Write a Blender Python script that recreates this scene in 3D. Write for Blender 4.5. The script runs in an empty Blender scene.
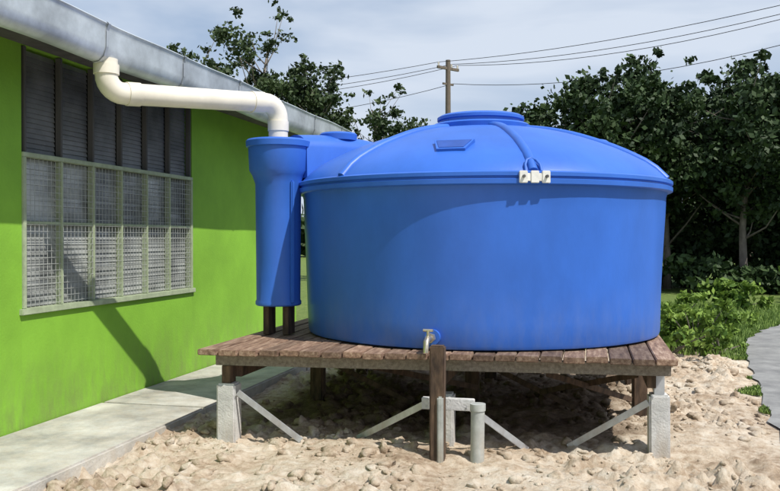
import bpy, bmesh, math, random
import numpy as np
from mathutils import Vector, Matrix, noise
random.seed(7); rng=np.random.default_rng(7)
C=bpy.context.scene.collection
# ---------------- helpers ----------------
def link(o,parent=None):
    C.objects.link(o)
    if parent: o.parent=parent
    return o
def empty(name):
    o=bpy.data.objects.new(name,None); C.objects.link(o); return o
def mesh_obj(name,verts,faces,mat,parent=None,smooth=False):
    me=bpy.data.meshes.new(name); me.from_pydata([tuple(v) for v in verts],[],faces); me.update()
    if mat: me.materials.append(mat)
    if smooth:
        me.polygons.foreach_set('use_smooth',[True]*len(me.polygons))
    o=bpy.data.objects.new(name,me); return link(o,parent)
def box(name,c,s,mat,parent=None,rot=None,bev=0.004):
    bm=bmesh.new(); bmesh.ops.create_cube(bm,size=1)
    for v in bm.verts: v.co=Vector((v.co.x*s[0],v.co.y*s[1],v.co.z*s[2]))
    if bev>0: bmesh.ops.bevel(bm,geom=bm.edges[:],offset=min(bev,min(s)*.3),segments=2,affect='EDGES')
    me=bpy.data.meshes.new(name); bm.to_mesh(me); bm.free(); me.materials.append(mat)
    o=bpy.data.objects.new(name,me); o.location=c
    if rot is not None: o.rotation_euler=rot
    return link(o,parent)
def beam(name,a,b,w,h,mat,parent=None,bev=.003):
    a=Vector(a); b=Vector(b); d=b-a
    o=box(name,(a+b)/2,(d.length,w,h),mat,parent,bev=bev)
    o.rotation_mode='QUATERNION'
    x=d.normalized(); up=Vector((0,0,1))
    if abs(x.z)>.99: up=Vector((0,1,0))
    y=up.cross(x).normalized(); z=x.cross(y)
    o.rotation_quaternion=Matrix((x,y,z)).transposed().to_quaternion()
    return o
def sweep_geo(pts,radii,seg=16,cap=True):
    pts=[Vector(p) for p in pts]; V=[];F=[]
    t0=(pts[1]-pts[0]).normalized()
    n=t0.orthogonal().normalized()
    for i,p in enumerate(pts):
        t=(pts[min(i+1,len(pts)-1)]-pts[max(i-1,0)]).normalized()
        n=(n-t*n.dot(t)).normalized(); b=t.cross(n)
        for k in range(seg):
            a=2*math.pi*k/seg
            V.append(p+(n*math.cos(a)+b*math.sin(a))*radii[i])
    for i in range(len(pts)-1):
        for k in range(seg):
            k2=(k+1)%seg
            F.append((i*seg+k,i*seg+k2,(i+1)*seg+k2,(i+1)*seg+k))
    if cap:
        F.append(tuple(reversed(range(seg)))); F.append(tuple(range((len(pts)-1)*seg,len(pts)*seg)))
    return V,F
def tube(name,pts,r,mat,parent=None,seg=16):
    rr=r if isinstance(r,(list,tuple)) else [r]*len(pts)
    V,F=sweep_geo(pts,rr,seg)
    o=mesh_obj(name,V,F,mat,parent,smooth=True)
    o.data.set_sharp_from_angle(angle=math.radians(50))
    return o
def lathe(name,prof,center,mat,parent=None,seg=96,wob=0):
    V=[];F=[]
    for r,z in prof:
        for k in range(seg):
            a=2*math.pi*k/seg
            rr=r
            if wob: rr+=wob*noise.noise(Vector((math.cos(a)*2.2,math.sin(a)*2.2,z*1.5)))
            V.append((center[0]+rr*math.cos(a),center[1]+rr*math.sin(a),z))
    for i in range(len(prof)-1):
        for k in range(seg):
            k2=(k+1)%seg
            F.append((i*seg+k,i*seg+k2,(i+1)*seg+k2,(i+1)*seg+k))
    F.append(tuple(reversed(range(seg)))); F.append(tuple(range((len(prof)-1)*seg,len(prof)*seg)))
    o=mesh_obj(name,V,F,mat,parent,smooth=True)
    o.data.set_sharp_from_angle(angle=math.radians(38))
    return o
# ---------------- materials ----------------
def newmat(name):
    m=bpy.data.materials.new(name); m.use_nodes=True
    nt=m.node_tree; b=nt.nodes['Principled BSDF']; return m,nt,b
def mat(name,col,rough=.6,metal=0,var=.12,scale=6,bump=.15,bscale=40,col2=None,spec=.5,stretch=(1,1,1),bdist=.01,detail=5,stain=None):
    # stain=(colour, z_low, z_high, amount): splashed-soil staining that fades out with height
    m,nt,b=newmat(name); N=nt.nodes; L=nt.links
    tc=N.new('ShaderNodeTexCoord'); mp=N.new('ShaderNodeMapping'); mp.inputs['Scale'].default_value=stretch
    L.new(tc.outputs['Object'],mp.inputs['Vector'])
    n=N.new('ShaderNodeTexNoise'); n.inputs['Scale'].default_value=scale; n.inputs['Detail'].default_value=detail; n.inputs['Roughness'].default_value=.65
    L.new(mp.outputs[0],n.inputs['Vector'])
    r=N.new('ShaderNodeValToRGB')
    c1=[c*(1-var) for c in col]; c2=list(col2) if col2 else [min(1,c*(1+var)) for c in col]
    r.color_ramp.elements[0].color=(*c1,1); r.color_ramp.elements[1].color=(*c2,1)
    r.color_ramp.elements[0].position=.35; r.color_ramp.elements[1].position=.68
    L.new(n.outputs['Fac'],r.inputs[0]); out=r.outputs[0]
    if stain:
        g=N.new('ShaderNodeNewGeometry'); sx=N.new('ShaderNodeSeparateXYZ'); L.new(g.outputs['Position'],sx.inputs[0])
        mr=N.new('ShaderNodeMapRange'); mr.inputs['From Min'].default_value=stain[1]; mr.inputs['From Max'].default_value=stain[2]; mr.inputs['To Min'].default_value=1; mr.inputs['To Max'].default_value=0; L.new(sx.outputs['Z'],mr.inputs['Value'])
        n3=N.new('ShaderNodeTexNoise'); n3.inputs['Scale'].default_value=7; n3.inputs['Detail'].default_value=5; n3.inputs['Roughness'].default_value=.7
        mp3=N.new('ShaderNodeMapping'); mp3.inputs['Scale'].default_value=(1.5,1.5,.5); L.new(g.outputs['Position'],mp3.inputs['Vector']); L.new(mp3.outputs[0],n3.inputs['Vector'])
        r3=N.new('ShaderNodeValToRGB'); r3.color_ramp.elements[0].position=.38; r3.color_ramp.elements[1].position=.7; L.new(n3.outputs['Fac'],r3.inputs[0])
        mu=N.new('ShaderNodeMath'); mu.operation='MULTIPLY'; L.new(mr.outputs[0],mu.inputs[0]); L.new(r3.outputs[0],mu.inputs[1])
        mu2=N.new('ShaderNodeMath'); mu2.operation='MULTIPLY'; mu2.inputs[1].default_value=stain[3]; L.new(mu.outputs[0],mu2.inputs[0])
        mx=N.new('ShaderNodeMix'); mx.data_type='RGBA'; L.new(mu2.outputs[0],mx.inputs[0]); L.new(out,mx.inputs[6]); mx.inputs[7].default_value=(*stain[0],1); out=mx.outputs[2]
    L.new(out,b.inputs['Base Color'])
    b.inputs['Roughness'].default_value=rough; b.inputs['Metallic'].default_value=metal
    b.inputs['Specular IOR Level'].default_value=spec
    if bump:
        n2=N.new('ShaderNodeTexNoise'); n2.inputs['Scale'].default_value=bscale; n2.inputs['Detail'].default_value=4
        L.new(mp.outputs[0],n2.inputs['Vector'])
        bp=N.new('ShaderNodeBump'); bp.inputs['Strength'].default_value=bump; bp.inputs['Distance'].default_value=bdist
        L.new(n2.outputs['Fac'],bp.inputs['Height']); L.new(bp.outputs[0],b.inputs['Normal'])
    return m
SOIL=(.42,.33,.23)
M_blue=mat('blue_polyethylene',(.036,.140,.56),rough=.42,var=.10,scale=2.2,bump=.12,bscale=55,spec=.4,stretch=(1,1,.5),bdist=.004,stain=((.18,.23,.38),.68,1.15,.35))
M_bluedk=mat('blue_recess',(.022,.08,.36),rough=.5)
M_pvc=mat('white_pvc',(.76,.71,.61),rough=.38,var=.10,scale=3,bump=.03)
M_green=mat('green_wall_paint',(.205,.43,.035),rough=.7,var=.13,scale=1.3,bump=.3,bscale=50,bdist=.006,stain=((.17,.20,.07),.05,.75,.7))
M_conc=mat('concrete',(.42,.41,.38),rough=.9,var=.42,scale=2.4,bump=.5,bscale=50,detail=10,stain=((.50,.42,.32),.0,.4,.55))
M_post=mat('concrete_post',(.58,.58,.57),rough=.85,var=.18,scale=8,bump=.4,bscale=70,stain=(SOIL,-.05,.3,.8))
M_galv=mat('galvanised_steel',(.50,.53,.56),rough=.45,metal=.5,var=.22,scale=5,bump=.05,stain=((.25,.16,.09),-.1,.6,.6))
M_gut=mat('gutter_metal',(.56,.61,.66),rough=.42,metal=.3,var=.28,scale=2.5,bump=.06,bscale=8)
M_roof=mat('roof_metal',(.45,.47,.48),rough=.5,metal=.5,var=.2,scale=3,bump=.05)
M_dark=mat('dark_timber',(.085,.085,.085),rough=.75,var=.3,scale=6,stretch=(1,1,.2))
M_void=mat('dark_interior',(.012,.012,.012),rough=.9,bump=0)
M_frame=mat('window_frame_paint',(.36,.42,.28),rough=.6,var=.18,scale=10)
M_slat=mat('louvre_glass',(.24,.25,.245),rough=.22,var=.5,scale=1.6,col2=(.50,.52,.50),spec=.8,bump=.05)
M_slat2=mat('louvre_timber_grey',(.13,.135,.14),rough=.5,var=.3,scale=2,col2=(.23,.235,.24),bump=.05)
M_rust_and_shade=mat('rusty_post_and_shade',(.06,.038,.026),rough=.85,var=.4,scale=14,bump=.5,col2=(.15,.095,.06),stretch=(1,1,.3))  # rust tone; on inner posts and braces it also paints deck shade
M_brass=mat('brass_tap',(.55,.50,.40),rough=.35,metal=.8)
M_pipe=mat('grey_pipe',(.42,.44,.42),rough=.7,var=.2,scale=8,stain=(SOIL,0,.3,.7))
M_bark=mat('bark',(.17,.145,.12),rough=.95,var=.35,scale=10,bump=.8,stretch=(1,1,.3))
M_pole=mat('pole_timber',(.16,.13,.10),rough=.9)
M_wire=mat('wire',(.03,.03,.03),rough=.6,bump=0)
M_white=mat('white_bracket',(.75,.74,.70),rough=.5)
def plank_mat(name,c0,c1,c2):
    m,nt,b=newmat(name); N=nt.nodes; L=nt.links
    tc=N.new('ShaderNodeTexCoord'); oi=N.new('ShaderNodeObjectInfo')
    mp=N.new('ShaderNodeMapping'); mp.inputs['Scale'].default_value=(9,1.2,9); L.new(tc.outputs['Object'],mp.inputs['Vector'])
    ad=N.new('ShaderNodeVectorMath'); ad.operation='ADD'; L.new(mp.outputs[0],ad.inputs[0])
    ml=N.new('ShaderNodeMath'); ml.operation='MULTIPLY'; ml.inputs[1].default_value=50; L.new(oi.outputs['Random'],ml.inputs[0]); L.new(ml.outputs[0],ad.inputs[1])
    n=N.new('ShaderNodeTexNoise'); n.inputs['Scale'].default_value=4; n.inputs['Detail'].default_value=7; n.inputs['Roughness'].default_value=.7; L.new(ad.outputs[0],n.inputs['Vector'])
    r=N.new('ShaderNodeValToRGB'); e=r.color_ramp.elements
    e[0].position=.3;e[0].color=(*c0,1); e[1].position=.72;e[1].color=(*c2,1)
    k=e.new(.5);k.color=(*c1,1)
    L.new(n.outputs['Fac'],r.inputs[0])
    hv=N.new('ShaderNodeHueSaturation'); mr=N.new('ShaderNodeMapRange'); mr.inputs['To Min'].default_value=.55; mr.inputs['To Max'].default_value=1.6
    L.new(oi.outputs['Random'],mr.inputs['Value']); L.new(mr.outputs[0],hv.inputs['Value']); hv.inputs['Saturation'].default_value=.95; L.new(r.outputs[0],hv.inputs['Color'])
    L.new(hv.outputs[0],b.inputs['Base Color']); b.inputs['Roughness'].default_value=.85
    bp=N.new('ShaderNodeBump'); bp.inputs['Strength'].default_value=.5; bp.inputs['Distance'].default_value=.008; L.new(n.outputs['Fac'],bp.inputs['Height']); L.new(bp.outputs[0],b.inputs['Normal'])
    return m
M_plank=plank_mat('weathered_planks',(.075,.042,.028),(.19,.115,.075),(.38,.28,.20))
M_bearer=plank_mat('weathered_bearer',(.17,.14,.11),(.30,.26,.21),(.45,.41,.35))
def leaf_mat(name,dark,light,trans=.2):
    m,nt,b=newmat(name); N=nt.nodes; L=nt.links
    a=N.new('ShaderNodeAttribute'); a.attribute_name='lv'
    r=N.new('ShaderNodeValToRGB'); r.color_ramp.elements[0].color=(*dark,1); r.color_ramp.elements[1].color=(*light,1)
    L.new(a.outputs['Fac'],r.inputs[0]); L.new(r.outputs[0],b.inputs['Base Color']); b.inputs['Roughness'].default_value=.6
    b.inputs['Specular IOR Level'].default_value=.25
    if trans:
        t=N.new('ShaderNodeBsdfTranslucent'); L.new(r.outputs[0],t.inputs['Color'])
        mx=N.new('ShaderNodeMixShader'); mx.inputs[0].default_value=trans
        L.new(b.outputs[0],mx.inputs[1]); L.new(t.outputs[0],mx.inputs[2]); L.new(mx.outputs[0],N['Material Output'].inputs['Surface'])
    return m
M_leafD=leaf_mat('dark_foliage',(.009,.022,.009),(.058,.098,.032),0)
M_leafM=leaf_mat('mid_foliage',(.018,.036,.014),(.075,.11,.042),0)
M_leafB=leaf_mat('bright_foliage',(.05,.11,.015),(.26,.38,.07),.2)
M_grass=leaf_mat('grass_blades',(.06,.12,.02),(.24,.34,.08),0)
# ---------------- foliage ----------------
def leaf_arrays(cen,size,elong=1.6):
    n=len(cen)
    u=rng.normal(size=(n,3)); u/=np.linalg.norm(u,axis=1)[:,None]
    w=rng.normal(size=(n,3))
    v=np.cross(u,w); v/=np.linalg.norm(v,axis=1)[:,None]
    s=size[:,None]
    a=cen-u*s*elong*.5; c=cen+u*s*elong*.5; b_=cen+v*s*.5; d=cen-v*s*.5
    return np.stack([a,b_,c,d],axis=1).reshape(-1,3)
def leaves_obj(name,cen,size,lv,mt,parent=None,loc=(0,0,0)):
    V=leaf_arrays(cen,size); n=len(cen)
    me=bpy.data.meshes.new(name); me.vertices.add(4*n); me.vertices.foreach_set('co',V.astype(np.float32).ravel())
    me.loops.add(4*n); me.loops.foreach_set('vertex_index',np.arange(4*n,dtype=np.int32))
    me.polygons.add(n); me.polygons.foreach_set('loop_start',np.arange(0,4*n,4,dtype=np.int32))
    try: me.polygons.foreach_set('loop_total',np.full(n,4,dtype=np.int32))
    except Exception: pass
    me.update(calc_edges=True)
    at=me.attributes.new('lv','FLOAT','FACE'); at.data.foreach_set('value',np.clip(lv,0,1).astype(np.float32))
    me.materials.append(mt)
    o=bpy.data.objects.new(name,me); o.location=loc; return link(o,parent)
def clump_points(centers,rads,per,soft=.55):
    cs=[];lv=[]
    for c,r in zip(centers,rads):
        k=int(per*(r/.6)**2)+1
        d=rng.normal(size=(k,3)); d/=np.linalg.norm(d,axis=1)[:,None]
        rad=r*rng.random(k)**soft*(1+.25*rng.normal(size=k))
        sq=np.array([1+.3*rng.normal(),1+.3*rng.normal(),.7+.15*rng.normal()])
        p=np.array(c)+d*rad[:,None]*sq
        cs.append(p)
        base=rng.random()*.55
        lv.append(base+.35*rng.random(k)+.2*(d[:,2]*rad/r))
    return np.concatenate(cs),np.concatenate(lv)
def make_tree(name,loc,H,crownR,zlow,nclump,mt,per=260,leaf=.13,crad=.6,seed=1,airy=False,trunkr=.14):
    global rng
    rng=np.random.default_rng(seed); rs=random.Random(seed)
    E=empty(name); E.location=loc
    zc=(H+zlow)/2; hz=(H-zlow)/2
    cents=[];rads=[]
    while len(cents)<nclump:
        d=rng.normal(size=3); d/=np.linalg.norm(d)
        rr=rng.random()**.4
        p=np.array([d[0]*crownR*rr,d[1]*crownR*rr,zc+d[2]*hz*rr])
        p[:2]*=1+.25*math.sin(3*math.atan2(d[1],d[0])+seed)
        cents.append(p); rads.append(crad*(.45+1.0*rng.random()))
    # loose sprays standing out of the crown
    for q in range(nclump//3):
        d=rng.normal(size=3); d/=np.linalg.norm(d); d[2]=abs(d[2]); f=1.05+.15*rng.random()
        cents.append(np.array([d[0]*crownR*f,d[1]*crownR*f,zc+d[2]*hz*f])); rads.append(crad*(.3+.3*rng.random()))
    P,lv=clump_points(cents,rads,per)
    size=leaf*(.55+.9*rng.random(len(P)))
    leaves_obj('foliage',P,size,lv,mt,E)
    V=[];F=[]
    def add(pts,rr,seg=7):
        v,f=sweep_geo(pts,rr,seg); o=len(V); V.extend(v); F.extend([tuple(i+o for i in q) for q in f])
    bend=[(rs.uniform(-.25,.25)*i/4,rs.uniform(-.25,.25)*i/4) for i in range(7)]
    tp=[Vector((bend[i][0],bend[i][1],H*.88*i/6)) for i in range(7)]; tp[0].z=-.1
    add(tp,[trunkr*(1-.85*i/6)+.01 for i in range(7)],9)
    order=list(range(len(cents))); rs.shuffle(order)
    for j in order[:34 if airy else 22]:
        c=Vector(cents[j]); z0=max(zlow*.6,c.z-rs.uniform(.5,1.6)); t=max(0,min(.95,z0/(H*.88))); i=min(5,int(t*6)); s=tp[i].lerp(tp[i+1],t*6-i)
        if (c-s).length<.3: continue
        mid=s.lerp(c,.5)+Vector((rs.uniform(-.15,.15),rs.uniform(-.15,.15),-.12))
        r0=trunkr*.38*(1-t*.6)
        add([s,mid,c],[r0,r0*.6,r0*.2],6)
    mesh_obj('trunk',V,F,M_bark,E,smooth=True)
    return E
# ---------------- water tank ----------------
TC=(-.925,7.36)
tank=empty('water_tank')
body=[(1.30,.702),(1.47,.705),(1.495,.715),(1.505,.74),(1.512,.9),(1.518,1.1),(1.525,1.3),(1.532,1.5),(1.54,1.7),(1.545,1.83),(1.555,1.865),(1.56,1.88)]
lathe('tank_body',body,TC,M_blue,tank,128,wob=.012)
lathe('rim_flange',[(1.50,1.868),(1.585,1.87),(1.60,1.878),(1.602,1.91),(1.585,1.917),(1.585,1.926),(1.602,1.933),(1.602,1.958),(1.587,1.968),(1.5,1.975)],TC,M_blue,tank,128)
dprof=[(1.575,1.963),(1.56,1.985),(1.5,2.045),(1.42,2.105),(1.3,2.17),(1.18,2.228),(1.05,2.28),(.92,2.327),(.8,2.365),(.68,2.395),(.55,2.42),(.42,2.438),(.3,2.443)]
lathe('dome',dprof,TC,M_blue,tank,128,wob=.012)
lathe('access_lid',[(.42,2.43),(.43,2.475),(.41,2.49),(.36,2.495),(.36,2.52),(.378,2.525),(.378,2.55),(.35,2.567),(.2,2.58),(.05,2.585)],TC,M_blue,tank,64)
def dz(r):
    for (r1,z1),(r2,z2) in zip(dprof[:-1],dprof[1:]):
        if r2<=r<=r1: return z1+(z2-z1)*(r1-r)/(r1-r2)
    return 2.44
for i,ang in enumerate((-69.5,-124,-180,-15,45,105)):
    a=math.radians(ang); pts=[]
    for j in range(15):
        r=.40+(1.57-.40)*j/14
        pts.append((TC[0]+r*math.cos(a),TC[1]+r*math.sin(a),dz(r)-.008))
    tube('rib_%d'%(i+1),pts,[.036]*15,M_blue,tank,14)
a=math.radians(-69.5)
def onrim(r,z,da=0): return Vector((TC[0]+r*math.cos(a+da),TC[1]+r*math.sin(a+da),z))
for k,da in enumerate((-.05,.0,.05)):
    box('bracket_%d'%(k+1),onrim(1.612,1.922,da),(.018,.058,.085),M_white,tank,rot=(0,0,a+da))
box('bracket_plate',onrim(1.607,1.92,0),(.012,.20,.055),M_white,tank,rot=(0,0,a))
for da in(-.05,.05):
    p=onrim(1.61,1.925,da); q=onrim(1.64,1.925,da); tube('bolt',[p,q],.011,M_dark,tank,8)
hoop=[onrim(1.59,1.96,-.035),onrim(1.56,2.010,-.034),onrim(1.53,2.045,-.022),onrim(1.515,2.06,0),onrim(1.53,2.045,.022),onrim(1.56,2.010,.034),onrim(1.59,1.96,.035)]
tube('lifting_hoop',hoop,.010,M_blue,tank,10)
al=math.radians(-91.7); rl=1.30; zl=dz(rl)
e=Vector((math.cos(al),math.sin(al),0)); t=Vector((-math.sin(al),math.cos(al),0)); dn=Vector((e.x*.87,e.y*.87,-.48)).normalized(); nn=t.cross(dn)
if nn.z<0: nn=-nn
c0=Vector((TC[0],TC[1],0))+e*rl+Vector((0,0,zl))+nn*.006
def panel(name,w1,w2,h,t0,t1,m):
    V=[]
    for off in(t0,t1):
        for (u,v) in ((-w1,-h),(w1,-h),(w2,h),(-w2,h)): V.append(c0+t*u+dn*v+nn*off)
    mesh_obj(name,V,[(3,2,1,0),(4,5,6,7),(0,1,5,4),(1,2,6,5),(2,3,7,6),(3,0,4,7)],m,tank)
panel('label_surround',.15,.105,.085,-.05,.012,M_blue)
panel('label_face',.13,.09,.065,-.04,.016,M_bluedk)
av=math.radians(25); vc=(TC[0]+.95*math.cos(av),TC[1]+.95*math.sin(av))
lathe('vent_boss',[(.24,2.26),(.24,2.355),(.22,2.37),(.1,2.375)],vc,M_blue,tank,40)
# tap
ta=math.radians(-95.5)
tp=Vector((math.cos(ta),math.sin(ta),0)); b0=Vector((TC[0],TC[1],0))
zt=.80
tube('outlet_boss',[b0+tp*1.49+Vector((0,0,zt)),b0+tp*1.54+Vector((0,0,zt))],.055,M_blue,tank,20)
tube('tap_body',[b0+tp*1.53+Vector((0,0,zt)),b0+tp*1.66+Vector((0,0,zt)),b0+tp*1.69+Vector((0,0,zt-.015)),b0+tp*1.70+Vector((0,0,zt-.09))],[.022,.022,.022,.018],M_brass,tank,12)
tube('tap_union',[b0+tp*1.56+Vector((0,0,zt)),b0+tp*1.60+Vector((0,0,zt))],.034,M_brass,tank,6)
tube('tap_stem',[b0+tp*1.64+Vector((0,0,zt)),b0+tp*1.64+Vector((0,0,zt+.06))],.012,M_brass,tank,8)
s=b0+tp*1.64+Vector((0,0,zt+.06)); tt=Vector((-tp.y,tp.x,0))
tube('tap_handle',[s-tt*.035,s+tt*.035],.010,M_brass,tank,8)
# ---------------- rainwater filter column ----------------
col=empty('first_flush_filter_column'); CC=(-2.515,6.60)
lathe('column_body',[(.1,.94),(.178,.942),(.19,.952),(.19,.975),(.182,.99),(.184,1.3),(.187,1.7),(.19,1.95),(.215,2.02),(.24,2.06),(.248,2.25),(.265,2.255),(.268,2.30),(.255,2.315),(.1,2.33)],CC,M_blue,col,56)
box('column_seam',(CC[0]+.165,CC[1]-.115,1.47),(.03,.03,1.0),M_blue,col,rot=(0,0,-.6),bev=.012)
box('support_leg_1',(CC[0]-.08,CC[1],.822),(.05,.16,.236),M_rust_and_shade,col)
box('support_leg_2',(CC[0]+.09,CC[1],.822),(.05,.16,.236),M_rust_and_shade,col)
hv=[];hf=[]
A=Vector((-2.42,6.72,0)); B=Vector((-1.85,7.42,0)); dd=(B-A).normalized(); sd=Vector((-dd.y,dd.x,0))
for i in range(9):
    p=A.lerp(B,i/8); top=2.37-.02*i/8 + .03*math.sin(math.pi*i/8)
    for k in range(13):
        an=math.pi*k/12
        hv.append(p+sd*.21*math.cos(an)+Vector((0,0,2.16+(top-2.16)*math.sin(an)**.6 if 0<k<12 else 2.0)))
for i in range(8):
    for k in range(12): hf.append((i*13+k,i*13+k+1,(i+1)*13+k+1,(i+1)*13+k))
hf.append(tuple(range(13))); hf.append(tuple(reversed(range(8*13,9*13))))
mesh_obj('connecting_hood',hv,hf,M_blue,col,smooth=True).data.set_sharp_from_angle(angle=math.radians(45))
lathe('hood_lid',[(.16,2.35),(.165,2.40),(.15,2.415),(.05,2.425)],(-2.13,7.05),M_blue,col,40)
# ---------------- white downpipe ----------------
pipe=empty('rainwater_downpipe')
def arc(c,u,v,r,n=8): return [c+u*(r*math.cos(t))+v*(r*math.sin(t)) for t in np.linspace(0,math.pi/2,n)]
S=Vector((-3.37,5.41,2.545)); Epos=Vector((CC[0],CC[1],2.62))
h=(Epos-S).normalized(); up=Vector((0,0,1)); r=.13
pts=[S+up*.24]+arc(S+up*r+h*r,-h,-up,r)+arc(Epos-h*r-up*r,up,h,r)+[Epos-up*.32]
tube('pipe',pts,.080,M_pvc,pipe,24)
tube('elbow_collar_top',[S+up*.13,S+up*.20],.090,M_pvc,pipe,24)
tube('elbow_collar_a',[S+h*.15,S+h*.25],.087,M_pvc,pipe,24)
tube('elbow_collar_b',[Epos-h*.26,Epos-h*.15],.087,M_pvc,pipe,24)
tube('elbow_collar_c',[Epos-up*.15,Epos-up*.23],.087,M_pvc,pipe,24)
# ---------------- platform ----------------
plat=empty('timber_tank_platform')
x=-2.74; i=0
while x<.55:
    w=.142+random.uniform(-.008,.008)
    yf=5.58+(x+2.74)*.075+random.uniform(-.022,.022); yb=9.15
    ztp=.678+random.uniform(-.004,.004)
    box('plank_%d'%(i+1),(x+w/2,(yf+yb)/2,ztp),(w,yb-yf,.042),M_plank,plat,rot=(0,0,random.uniform(-.0012,.0012)),bev=.005)
    x+=w+.010; i+=1
for k,(y,dy) in enumerate(((5.72,.24),(7.2,.1),(8.9,0))):
    beam('bearer_%d'%(k+1),(-2.66,y,.612),(.54,y+dy,.612),.06,.085,M_bearer if not k else M_rust_and_shade,plat)
for k,x in enumerate((-2.53,-1.0,.42)):
    beam('joist_%d'%(k+1),(x,5.80+(.2 if k==2 else 0),.52),(x,9.0,.52),.06,.095,M_rust_and_shade,plat)
def cpost(n,x,y,w,z0,z1,lean=0,m=None): box(n,(x,y,(z0+z1)/2),(w,w,z1-z0),m or M_post,plat,rot=(lean,lean*.6,.05),bev=.014)
cpost('concrete_post_1',-2.575,5.74,.145,-.1,.44,.01); box('steel_cap_1',(-2.575,5.74,.505),(.07,.10,.13),M_rust_and_shade,plat)
cpost('concrete_post_2',.475,6.10,.14,-.1,.42,-.012); box('steel_cap_2',(.475,6.10,.495),(.07,.10,.15),M_galv,plat)
cpost('concrete_post_3',-1.0,5.90,.15,-.1,.40)
for k,(x,y) in enumerate(((-2.4,7.3),(-1.0,7.4),(.42,7.4),(-2.4,8.85),(-1.0,8.85),(.42,8.85))):
    cpost('inner_post_%d'%(k+1),x,y,.12,-.1,.47,m=M_rust_and_shade)  # dark tone on the inner posts paints in shade below the deck
box('standpipe_post',(-.98,5.53,.335),(.10,.085,.90),M_rust_and_shade,plat,bev=.01)
box('post_strap',(-.955,5.50,.20),(.04,.06,.50),M_pipe,plat,bev=.01)
box('tie_block',(-.93,5.66,.37),(.36,.05,.08),M_post,plat)
br=[((-2.48,5.68,.38),(-2.03,5.78,.03)),((-1.08,5.64,.37),(-1.66,5.98,.02)),((-.80,5.64,.37),(-.42,6.0,.0)),((.40,6.02,.37),(-.14,6.15,.0)),
    ((-2.38,7.2,.45),(-1.5,7.2,.05)),((-1.6,6.2,.52),(-.9,7.0,.25)),((-.3,6.3,.5),(.35,7.3,.15)),((.35,6.4,.5),(-.4,7.2,.2)),((-.9,7.3,.42),(-.1,7.3,.05))]
for k,(p,q) in enumerate(br): beam('brace_%d'%(k+1),p,q,.012,.045,M_galv if k<4 else M_rust_and_shade,plat,bev=.002)  # inner braces coloured dark to deepen the shade under the deck
sp=empty('grey_ground_pipe')
tube('pipe_shaft',[(-.72,5.56,-.1),(-.715,5.56,.365)],.046,M_pipe,sp,20); tube('pipe_cap',[(-.715,5.56,.355),(-.715,5.56,.40)],.052,M_pipe,sp,20)
# ---------------- building ----------------
bld=empty('green_building'); WX=-4.04
def wall(n,y0,y1,z0,z1): box(n,(WX-.08,(y0+y1)/2,(z0+z1)/2),(.16,y1-y0,z1-z0),M_green,bld,bev=0)
Y0,Y1=5.37,8.08
wall('wall_front_a',-4,Y0,0,3.0); wall('wall_front_b',Y1,11.3,0,3.0); wall('wall_below_window',Y0,Y1,0,.957); wall('wall_above_window',Y0,Y1,2.92,3.0)
box('wall_end',(-7.2,11.22,1.5),(6.0,.16,3.0),M_green,bld,bev=0)
box('wall_start',(-7.2,-3.92,1.5),(6.0,.16,3.0),M_green,bld,bev=0)
box('wall_back',(-10.28,3.65,1.5),(.16,15.3,3.0),M_green,bld,bev=0)
mesh_obj('gable_end',[(-4.2,11.2,3),(-10.2,11.2,3),(-7.2,11.2,3.75)],[(0,1,2)],M_green,bld)
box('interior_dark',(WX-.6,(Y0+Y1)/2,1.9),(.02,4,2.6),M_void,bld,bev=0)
fx=WX-.02
def fr(n,y0,y1,z0,z1,d=.07,m=M_frame,x=fx): box(n,(x,(y0+y1)/2,(z0+z1)/2),(d,y1-y0,z1-z0),m,bld,bev=.004)
fr('frame_sill',Y0-.03,Y1+.03,.935,.98,d=.10); fr('frame_head',Y0,Y1,2.10,2.135)
fr('frame_left',Y0+.001,Y0+.04,.981,2.099); fr('frame_right',Y1-.04,Y1-.001,.981,2.099)
nb=6; bw=(Y1-Y0-.08)/nb
for i in range(1,nb): fr('mullion_%d'%i,Y0+.04+bw*i-.012,Y0+.04+bw*i+.012,.981,2.099,d=.06)
fr('transom',Y0+.041,Y1-.041,1.605,1.627,d=.045)
def louvres(name,m,y0,bwid,n,bands,gap,x0,tl):
    V=[];F=[]
    for i in range(n):
        ya=y0+bwid*i+gap; yb=ya+bwid-2*gap
        for z0,z1,ns in bands:
            hh=(z1-z0)/ns; bt=random.uniform(0,.004)
            for k in range(ns):
                za=z0+hh*k+.0005; zb=za+hh*.999
                tilt=tl+bt+random.uniform(-.002,.003); o=len(V); j=random.uniform(-.001,.001)
                V+=[(x0+tilt/2,ya,za+j),(x0+tilt/2,yb,za-j),(x0-tilt/2,yb,zb-j),(x0-tilt/2,ya,zb+j),(x0+tilt/2-.004,ya,za-.001+j),(x0+tilt/2-.004,yb,za-.001-j),(x0-tilt/2-.004,yb,zb-.001-j),(x0-tilt/2-.004,ya,zb-.001+j)]
                F+=[(o,o+1,o+2,o+3),(o+7,o+6,o+5,o+4),(o,o+4,o+5,o+1)]
    mesh_obj(name,V,F,m,bld)
louvres('glass_louvres',M_slat,Y0+.04,bw,nb,((.985,1.603,16),(1.63,2.097,12)),.013,fx-.03,.005)
louvres('upper_louvres',M_slat2,Y0+.04,bw,nb,((2.14,2.90,20),),.018,fx-.03,.008)
for i in range(nb+1): fr('upper_mullion_%d'%i,Y0+.04+bw*i-.014,Y0+.04+bw*i+.014,2.138,2.915,d=.05,m=M_dark)
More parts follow.
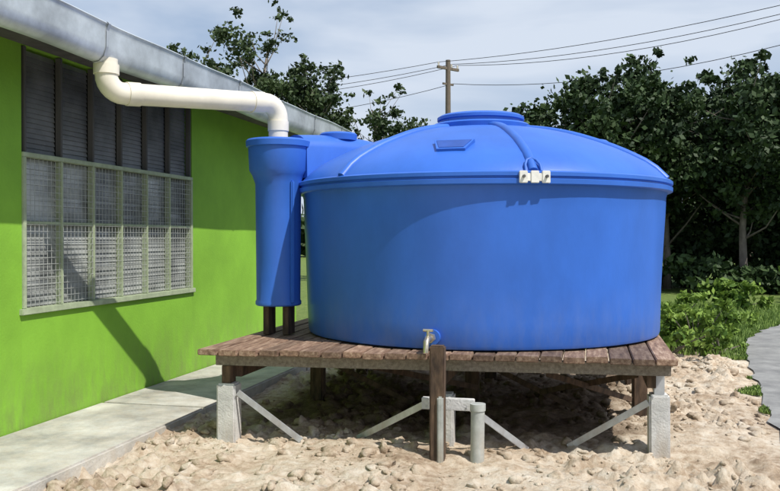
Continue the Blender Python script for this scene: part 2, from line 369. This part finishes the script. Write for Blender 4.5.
# security mesh over the glazed part
V=[];F=[]
def wirebox(y0,y1,z0,z1,x,t):
    o=len(V); V.extend([(x,y0,z0),(x,y1,z0),(x,y1,z1),(x,y0,z1),(x+t,y0,z0),(x+t,y1,z0),(x+t,y1,z1),(x+t,y0,z1)])
    F.extend([(o+4,o+5,o+6,o+7),(o,o+3,o+2,o+1),(o,o+1,o+5,o+4),(o+1,o+2,o+6,o+5),(o+2,o+3,o+7,o+6),(o+3,o,o+4,o+7)])
for y in np.arange(Y0+.05,Y1-.04,.05): wirebox(y,y+.003,.985,2.095,fx+.018,.003)
for z in np.arange(1.0,2.09,.05): wirebox(Y0+.04,Y1-.04,z,z+.003,fx+.0225,.003)
mesh_obj('window_mesh',V,F,M_pipe,bld)
# roof
V=[];F=[]; ys=np.arange(-4.3,11.6,.0475)
for y in ys:
    zz=.012*math.sin(y/.19*2*math.pi)
    V+=[(-3.36,y,3.035+zz),(-7.2,y,3.86+zz),(-11.0,y,3.035+zz)]
n=len(ys)
for i in range(n-1):
    F+=[(3*i,3*i+3,3*i+4,3*i+1),(3*i+1,3*i+4,3*i+5,3*i+2)]
mesh_obj('roof_sheet',V,F,M_roof,bld,smooth=True)
for k,y in enumerate(np.arange(-3.8,11.4,.92)): beam('rafter_%d'%(k+1),(-4.3,y,3.12),(-3.50,y,2.95),.05,.10,M_dark,bld)
box('soffit_lining',(-3.76,3.65,2.925),(.54,15.8,.012),M_dark,bld,bev=0)
box('fascia_board',(-3.475,3.65,2.90),(.022,15.8,.22),M_dark,bld)
gp=[(-3.455,3.005),(-3.455,2.80),(-3.44,2.765),(-3.40,2.75),(-3.35,2.757),(-3.315,2.79),(-3.298,2.85),(-3.296,2.97),(-3.288,3.0),(-3.278,3.01),(-3.285,3.018),(-3.302,3.0),(-3.304,2.85),(-3.32,2.80),(-3.352,2.768),(-3.40,2.758),(-3.435,2.77),(-3.447,2.80),(-3.447,3.005)]
V=[];F=[]; ysg=np.linspace(-4.3,11.6,60); m=len(gp)
def gj(y): return .006*math.sin(y*1.9)+.004*math.sin(y*4.3)
for y in ysg:
    for (px,pz) in gp: V.append((px,y,pz+gj(y)))
for i in range(len(ysg)-1):
    for k in range(m):
        k2=(k+1)%m; F.append((i*m+k,(i+1)*m+k,(i+1)*m+k2,i*m+k2))
mesh_obj('gutter',V,F,M_gut,bld,smooth=True).data.set_sharp_from_angle(angle=math.radians(60))
for k,y in enumerate(np.arange(-3.9,11.4,1.15)):
    V=[];F=[]
    for yy in(y-.015,y+.015):
        for (px,pz) in [(-3.46,2.79),(-3.44,2.757),(-3.40,2.744),(-3.348,2.751),(-3.31,2.786),(-3.291,2.85),(-3.289,2.965),(-3.27,3.01),(-3.28,3.022),(-3.40,3.024)]:
            V.append((px,yy,pz+gj(y)))
    F=[(i,i+1,i+11,i+10) for i in range(9)]
    mesh_obj('gutter_strap_%d'%(k+1),V,F,M_galv,bld)
# ---------------- walkway ----------------
wk=empty('concrete_walkway')
ysl=[-4,-1.4,1.2,3.8,6.4,9.0,11.6]
for k in range(6):
    box('slab_%d'%(k+1),(-3.565,(ysl[k]+ysl[k+1])/2,-.05),(.95,ysl[k+1]-ysl[k]-.012,.30),M_conc,wk,bev=.014)
# ---------------- ground ----------------
def road_left(y):
    P=[(-10,1.0),(4,1.15),(7.1,1.43),(9.2,1.68),(11.2,1.92),(13.2,2.25),(14.8,2.8),(16.2,3.5),(17.6,4.8),(19,7.0)]
    return float(np.interp(y,[p[0] for p in P],[p[1] for p in P]))
def ground_mat():
    m,nt,b=newmat('soil_and_grass'); N=nt.nodes; L=nt.links
    tc=N.new('ShaderNodeTexCoord'); sp=N.new('ShaderNodeSeparateXYZ'); L.new(tc.outputs['Object'],sp.inputs[0])
    def noi(s,d=6,r=.6):
        n=N.new('ShaderNodeTexNoise'); n.inputs['Scale'].default_value=s; n.inputs['Detail'].default_value=d; n.inputs['Roughness'].default_value=r; L.new(tc.outputs['Object'],n.inputs['Vector']); return n
    def ramp(src,stops):
        r=N.new('ShaderNodeValToRGB'); e=r.color_ramp.elements
        e[0].position,e[0].color=stops[0][0],(*stops[0][1],1); e[1].position,e[1].color=stops[-1][0],(*stops[-1][1],1)
        for p,c in stops[1:-1]: k=e.new(p); k.color=(*c,1)
        L.new(src,r.inputs[0]); return r
    def math_(op,a,b_=None,c=None):
        q=N.new('ShaderNodeMath'); q.operation=op
        for i,v in enumerate((a,b_,c)):
            if v is None: continue
            if isinstance(v,(int,float)): q.inputs[i].default_value=v
            else: L.new(v,q.inputs[i])
        return q.outputs[0]
    def mrange(src,a,b_):
        q=N.new('ShaderNodeMapRange'); q.interpolation_type='SMOOTHSTEP'; q.inputs['From Min'].default_value=a; q.inputs['From Max'].default_value=b_; L.new(src,q.inputs['Value']); return q.outputs[0]
    nb=noi(1.3,6,.65); nf=noi(14,7,.7)
    mixn=math_('MULTIPLY_ADD',nb.outputs['Fac'],.5,math_('MULTIPLY',nf.outputs['Fac'],.5))
    dirt=ramp(mixn,[(.34,(.27,.19,.125)),(.44,(.48,.37,.265)),(.52,(.65,.545,.42)),(.62,(.76,.69,.58))])
    deck_shade=ramp(mixn,[(.35,(.09,.062,.040)),(.5,(.20,.145,.10)),(.62,(.34,.265,.19))])
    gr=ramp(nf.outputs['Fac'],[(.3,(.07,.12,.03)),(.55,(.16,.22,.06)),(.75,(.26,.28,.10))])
    # shade under the deck, painted into the soil as darker brown
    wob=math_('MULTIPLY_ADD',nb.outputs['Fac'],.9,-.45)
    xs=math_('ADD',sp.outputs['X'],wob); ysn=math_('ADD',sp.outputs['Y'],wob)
    shade_mask=math_('MULTIPLY',mrange(xs,-2.9,-2.5),math_('SUBTRACT',1.0,mrange(xs,.1,.5)))
    shade_mask=math_('MULTIPLY',shade_mask,math_('MULTIPLY',mrange(ysn,6.0,6.6),math_('SUBTRACT',1.0,mrange(ysn,9.3,9.9))))
    m1=N.new('ShaderNodeMix'); m1.data_type='RGBA'; L.new(shade_mask,m1.inputs[0]); L.new(dirt.outputs[0],m1.inputs[6]); L.new(deck_shade.outputs[0],m1.inputs[7])
    a=math_('MULTIPLY_ADD',nb.outputs['Fac'],2.2,sp.outputs['Y'])
    mxx=math_('MAXIMUM',mrange(a,12.4,13.1),mrange(sp.outputs['X'],4.0,4.6))
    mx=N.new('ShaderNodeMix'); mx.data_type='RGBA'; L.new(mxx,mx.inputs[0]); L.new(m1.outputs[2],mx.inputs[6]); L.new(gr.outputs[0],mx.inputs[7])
    L.new(mx.outputs[2],b.inputs['Base Color']); b.inputs['Roughness'].default_value=.95; b.inputs['Specular IOR Level'].default_value=.15
    nbm=noi(45,6,.75); bp=N.new('ShaderNodeBump'); bp.inputs['Strength'].default_value=.9; bp.inputs['Distance'].default_value=.025; L.new(nbm.outputs['Fac'],bp.inputs['Height']); L.new(bp.outputs[0],b.inputs['Normal'])
    return m
M_ground=ground_mat()
X0,X1,YA,YB=-3.3,4.2,1.0,14.6; st=.025
nx=int((X1-X0)/st)+1; ny=int((YB-YA)/st)+1
V=np.zeros((ny,nx,3),np.float32)
def sm(a,b,x): t=max(0,min(1,(x-a)/(b-a))); return t*t*(3-2*t)
def gheight(x,y):
    rl=road_left(y)
    edge=min(sm(0,.5,x-X0+.2),sm(0,.6,X1-x),sm(0,.6,y-YA),sm(0,1.0,YB-y))
    rough=sm(0,.35,rl-x)*(1-.8*sm(10.8,12.2,y))
    p=Vector((x,y,0))
    a=noise.fractal(p*1.1,1.0,2.0,4)*.05
    c=noise.noise(p*6.5); c2=noise.noise(p*14+Vector((3,1,7))); c3=noise.noise(p*31)
    clod=max(0,c)*.10+max(0,c2)*.07+c3*.018
    den=.3+1.3*max(0,noise.noise(p*.8+Vector((5,5,0)))+.28)
    return -.026*(1-edge)+edge*( rough*(a+clod*den+.008) - .012*(1-rough))
for j in range(ny):
    y=YA+j*st
    for i in range(nx):
        x=X0+i*st; V[j,i]=(x,y,gheight(x,y))
idx=np.arange(nx*ny).reshape(ny,nx)
Fq=np.stack([idx[:-1,:-1],idx[:-1,1:],idx[1:,1:],idx[1:,:-1]],-1).reshape(-1,4)
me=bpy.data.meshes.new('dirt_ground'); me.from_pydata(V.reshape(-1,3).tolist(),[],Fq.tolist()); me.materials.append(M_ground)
me.polygons.foreach_set('use_smooth',[True]*len(me.polygons))
link(bpy.data.objects.new('dirt_ground',me))
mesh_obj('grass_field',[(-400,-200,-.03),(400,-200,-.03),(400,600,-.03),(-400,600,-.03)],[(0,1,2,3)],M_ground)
# clods: angular lumps
V=[];F=[]
bm=bmesh.new(); bmesh.ops.create_icosphere(bm,subdivisions=2,radius=1); bv=[v.co.copy() for v in bm.verts]; bf=[tuple(v.index for v in f.verts) for f in bm.faces]; bm.free()
rs=random.Random(3); cnt=0
while cnt<4200:
    x=rs.uniform(-3.05,2.0); y=rs.uniform(3.2,12.0)
    if x>road_left(y)-.06: continue
    if noise.noise(Vector((x*.9,y*.9,3)))<-.05+rs.uniform(-.3,.3): continue
    s=.007+.05*rs.random()**4.8; z=gheight(x,y)+s*.1; o=len(V); sdv=Vector((rs.random()*50,rs.random()*50,0)); rot=Matrix.Rotation(rs.random()*6,3,'Z')@Matrix.Rotation(rs.uniform(-.5,.5),3,'X')
    sc=(rs.uniform(.8,1.5),rs.uniform(.7,1.1),rs.uniform(.5,.85))
    for v in bv:
        k=1+.8*noise.noise(v*1.1+sdv)+.5*noise.noise(v*2.7+sdv)
        V.append(rot@Vector((v.x*sc[0],v.y*sc[1],v.z*sc[2]))*s*k+Vector((x,y,z)))
    F+=[tuple(i+o for i in f) for f in bf]; cnt+=1
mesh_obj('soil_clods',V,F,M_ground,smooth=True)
# road
M_road=mat('asphalt',(.22,.22,.22),rough=.9,var=.2,scale=3,bump=.6,bscale=120,col2=(.31,.31,.30))
V=[];F=[]
cen=[(1.0,-8),(1.15,4),(1.43,7.1),(1.68,9.2),(1.92,11.2),(2.25,13.2),(2.8,14.8),(3.5,16.2),(4.8,17.6),(7.0,19),(11,20.4),(18,21.4),(60,24)]
ce=[]
for (a_,b_) in zip(cen[:-1],cen[1:]):
    for t in np.linspace(0,1,9)[:-1]: ce.append((a_[0]+(b_[0]-a_[0])*t,a_[1]+(b_[1]-a_[1])*t))
ce.append(cen[-1])
for i,(px,py) in enumerate(ce):
    a_=ce[max(0,i-2)]; b_=ce[min(len(ce)-1,i+2)]; d=Vector((b_[0]-a_[0],b_[1]-a_[1],0)).normalized(); nrm=Vector((d.y,-d.x,0))
    jit=.05*noise.noise(Vector((i*.9,0,0)))+.03*math.sin(i*2.1)
    for w in (0,1.2,2.4,3.3): V.append(Vector((px,py,.006))+nrm*(w+(jit if w==0 else 0)))
for i in range(len(ce)-1):
    for k in range(3): F.append((i*4+k,i*4+k+1,(i+1)*4+k+1,(i+1)*4+k))
mesh_obj('road',V,F,M_road)
# grass
rng=np.random.default_rng(5)
def blades(name,pts,hh):
    n=len(pts); P=np.array(pts); ang=rng.random(n)*6.28; w=.006+.006*rng.random(n); h=hh*(.4+.9*rng.random(n)); lean=rng.normal(size=(n,2))*.35
    side=np.stack([np.cos(ang)*w,np.sin(ang)*w,0*w],1); top=np.stack([lean[:,0]*h,lean[:,1]*h,h],1)
    Vv=np.stack([P-side,P+side,P+top+side*.2,P+top-side*.2],1).reshape(-1,3)
    me=bpy.data.meshes.new(name); me.from_pydata(Vv.tolist(),[],np.arange(4*n).reshape(-1,4).tolist())
    at=me.attributes.new('lv','FLOAT','FACE'); at.data.foreach_set('value',rng.random(n).astype(np.float32)); me.materials.append(M_grass)
    link(bpy.data.objects.new(name,me))
pts=[]
while len(pts)<42000:
    y=11.2+9*rng.random()**1.3; x=-4+10*rng.random()
    if y<19 and x>road_left(min(y,19))-.02 and x<road_left(min(y,19))+3.6: continue
    if y<12.6 and noise.noise(Vector((x*1.5,y*1.5,1)))<.1*(12.2-y)+.0: continue
    pts.append((x,y,-.02))
blades('grass',pts,.10)
pts=[]
while len(pts)<1500:
    y=7.5+4.5*rng.random(); x=road_left(y)-abs(rng.normal())*.10
    if noise.noise(Vector((x*2,y*2,8)))<.25: continue
    pts.append((x,y,.0))
blades('grass_verge',pts,.035)
# bushes
def bush(loc,R,H,seed,mt=M_leafB,leaf=.05):
    global rng
    rng=np.random.default_rng(seed); E=empty('bush'); E.location=loc
    n=int(18*R/.5); cents=[np.array([rng.normal()*R*.5,rng.normal()*R*.45,H*(.2+.7*rng.random())]) for _ in range(n)]
    P,lv=clump_points(cents,[R*.27*(.6+.8*rng.random()) for _ in cents],1500,soft=.6)
    leaves_obj('foliage',P,leaf*(.6+.8*rng.random(len(P))),lv,mt,E)
    V=[];F=[]
    for c in cents[:10]:
        v,f=sweep_geo([Vector((0,0,-.05)),Vector(c)*.5+Vector((0,0,.03)),Vector(c)],[.015,.01,.004],5); o=len(V); V.extend(v); F.extend([tuple(i+o for i in q) for q in f])
    mesh_obj('stems',V,F,M_bark,E)
for k,(x,y,R,H) in enumerate(((.95,11.3,.5,.74),(1.38,11.75,.42,.70),(1.66,11.5,.26,.40),(1.75,12.6,.4,.6),(2.05,13.9,.35,.45),(1.1,12.9,.5,.80),(.3,12.0,.5,.7),(-.6,12.3,.5,.8),(3.0,18.9,.5,.6),(5.6,22.2,.8,.9))): bush((x,y,-.02),R,H,20+k,leaf=.055 if y<15 else .09)
# background trees
trees=[(-1.0,26.5,5.7,1.8,1.3),(.5,25.2,6.2,1.8,1.6),(2.3,26.6,6.9,1.9,1.9),(4.3,25.4,6.3,1.9,1.7),(6.3,27.2,6.7,2.0,1.9),(8.6,26.6,5.6,2.0,1.4),(11,28,6.2,2.4,1.4),(1.2,29.6,6.9,2.1,1.6),(5.2,30.4,7.1,2.2,1.6),(14,29,6.5,2.6,1.4)]
for k,(x,y,H,R,zl_) in enumerate(trees):
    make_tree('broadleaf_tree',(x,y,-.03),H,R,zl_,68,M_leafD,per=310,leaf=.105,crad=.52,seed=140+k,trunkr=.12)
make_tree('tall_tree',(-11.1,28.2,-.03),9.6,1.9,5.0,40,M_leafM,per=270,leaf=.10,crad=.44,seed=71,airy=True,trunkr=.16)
make_tree('tall_tree',(-9.6,28.6,-.03),8.0,1.5,3.8,38,M_leafM,per=270,leaf=.10,crad=.44,seed=72,airy=True)
make_tree('tall_tree',(-14.2,29.0,-.03),9.0,2.0,4.5,32,M_leafM,per=280,leaf=.10,crad=.42,seed=75,airy=True)
make_tree('small_tree',(-7.4,29.2,-.03),6.9,1.5,3.4,30,M_leafM,per=240,leaf=.10,crad=.38,seed=73,airy=True,trunkr=.1)
rng=np.random.default_rng(9)
cents=[];rads=[]
for k in range(230):
    x=rng.uniform(-5,16); y=27.0+rng.random()*2.2+ .05*abs(x); cents.append(np.array([x,y,rng.uniform(.1,2.6)])); rads.append(.45+.45*rng.random())
for k in range(70):
    x=rng.uniform(-5,16); y=24.0+rng.random()*1.6; cents.append(np.array([x,y,rng.uniform(.05,.8)])); rads.append(.25+.35*rng.random())
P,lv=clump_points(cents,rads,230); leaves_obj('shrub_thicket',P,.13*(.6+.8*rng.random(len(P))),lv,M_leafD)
cents=[];rads=[]
for k in range(420):
    x=rng.uniform(-70,70); y=62+rng.random()*6; cents.append(np.array([x,y,rng.uniform(0,4.2)])); rads.append(1.2+rng.random()*.9)
P,lv=clump_points(cents,rads,22); leaves_obj('distant_treeline',P,.6*(.6+.8*rng.random(len(P))),lv,M_leafD)
# utility poles and wires
poles=[(-20.8,32,7.6),(-5.7,34.6,8.9),(8.6,26.8,9.0)]
heads=[]
for i,(x,y,H) in enumerate(poles):
    E=empty('utility_pole'); tube('pole',[(x,y,-.1),(x,y,H)],[.15,.10],M_pole,E,12)
    q=Vector((.35,.94,0)) if i!=1 else Vector((.6,.8,0))
    c=Vector((x,y,H-.35)); beam('crossarm',c-q*.6,c+q*.6,.09,.11,M_pole,E); c2=Vector((x,y,H-1.0)); beam('crossarm_low',c2-q*.3,c2+q*.3,.06,.08,M_pole,E)
    hp=[]
    for d in(-.54,0.2,.54):
        p=c+q*d+Vector((0,0,.06)); tube('insulator',[p,p+Vector((0,0,.14))],.04,M_pvc,E,8); hp.append(p+Vector((0,0,.14)))
    hp.append(c2+q*.28+Vector((0,0,.05)))
    heads.append(hp)
W=empty('power_lines')
for i in range(2):
    for k,(p,q) in enumerate(zip(heads[i],heads[i+1])):
        pts=[p.lerp(q,t)-Vector((0,0,(.35+.12*k)*4*t*(1-t))) for t in np.linspace(0,1,16)]
        tube('wire_%d_%d'%(i,k),pts,.012,M_wire,W,5)
# ---------------- light, sky, camera ----------------
sd=Vector((.76,-.40,1.25)).normalized()
el=math.asin(sd.z); rotz=math.atan2(sd.x,sd.y)
sun=bpy.data.lights.new('sun','SUN'); sun.energy=4.9; sun.angle=math.radians(.5); sun.color=(1,.95,.87)
so=bpy.data.objects.new('sun',sun); so.rotation_mode='QUATERNION'; so.rotation_quaternion=sd.to_track_quat('Z','Y'); so.location=(5,-5,10); link(so)
w=bpy.data.worlds.new('World'); bpy.context.scene.world=w; w.use_nodes=True; N=w.node_tree.nodes; L=w.node_tree.links
bg=N['Background']; sky=N.new('ShaderNodeTexSky'); sky.sky_type='NISHITA'; sky.sun_disc=False; sky.sun_elevation=el; sky.sun_rotation=rotz; sky.air_density=1.0; sky.dust_density=.6; sky.ozone_density=2.0
tc=N.new('ShaderNodeTexCoord'); mp=N.new('ShaderNodeMapping'); mp.inputs['Scale'].default_value=(1.2,1.2,4.0); L.new(tc.outputs['Generated'],mp.inputs['Vector'])
n=N.new('ShaderNodeTexNoise'); n.inputs['Scale'].default_value=1.9; n.inputs['Detail'].default_value=5; n.inputs['Roughness'].default_value=.5; n.inputs['Distortion'].default_value=.3; L.new(mp.outputs[0],n.inputs['Vector'])
r=N.new('ShaderNodeValToRGB'); r.color_ramp.elements[0].position=.30; r.color_ramp.elements[0].color=(0.1,0.1,0.1,1); r.color_ramp.elements[1].position=.60; r.color_ramp.elements[1].color=(.95,.95,.95,1); L.new(n.outputs['Fac'],r.inputs[0])
sx=N.new('ShaderNodeSeparateXYZ'); L.new(tc.outputs['Generated'],sx.inputs[0])
hz=N.new('ShaderNodeMapRange'); hz.inputs['From Min'].default_value=.0; hz.inputs['From Max'].default_value=.38; hz.inputs['To Min'].default_value=.95; hz.inputs['To Max'].default_value=0; L.new(sx.outputs['Z'],hz.inputs['Value'])
mm=N.new('ShaderNodeMath'); mm.operation='MAXIMUM'; L.new(r.outputs[0],mm.inputs[0]); L.new(hz.outputs[0],mm.inputs[1])
blu=N.new('ShaderNodeMix'); blu.data_type='RGBA'; blu.inputs[0].default_value=.5; L.new(sky.outputs[0],blu.inputs[6]); blu.inputs[7].default_value=(2.8,5.0,8.6,1)
mx=N.new('ShaderNodeMix'); mx.data_type='RGBA'; L.new(mm.outputs[0],mx.inputs[0]); L.new(blu.outputs[2],mx.inputs[6]); mx.inputs[7].default_value=(8.3,9.2,10.6,1)
L.new(mx.outputs[2],bg.inputs['Color']); bg.inputs['Strength'].default_value=.085
cam=bpy.data.cameras.new('camera'); cam.lens=38.8; cam.sensor_width=36; cam.clip_end=2000; cam.clip_start=.05
co=bpy.data.objects.new('camera',cam); co.location=(0,0,1.5); co.rotation_euler=(math.radians(89.5),0,math.radians(13.3)); link(co)
bpy.context.scene.camera=co
vs=bpy.context.scene.view_settings; vs.view_transform='Standard'; vs.look='None'; vs.exposure=0
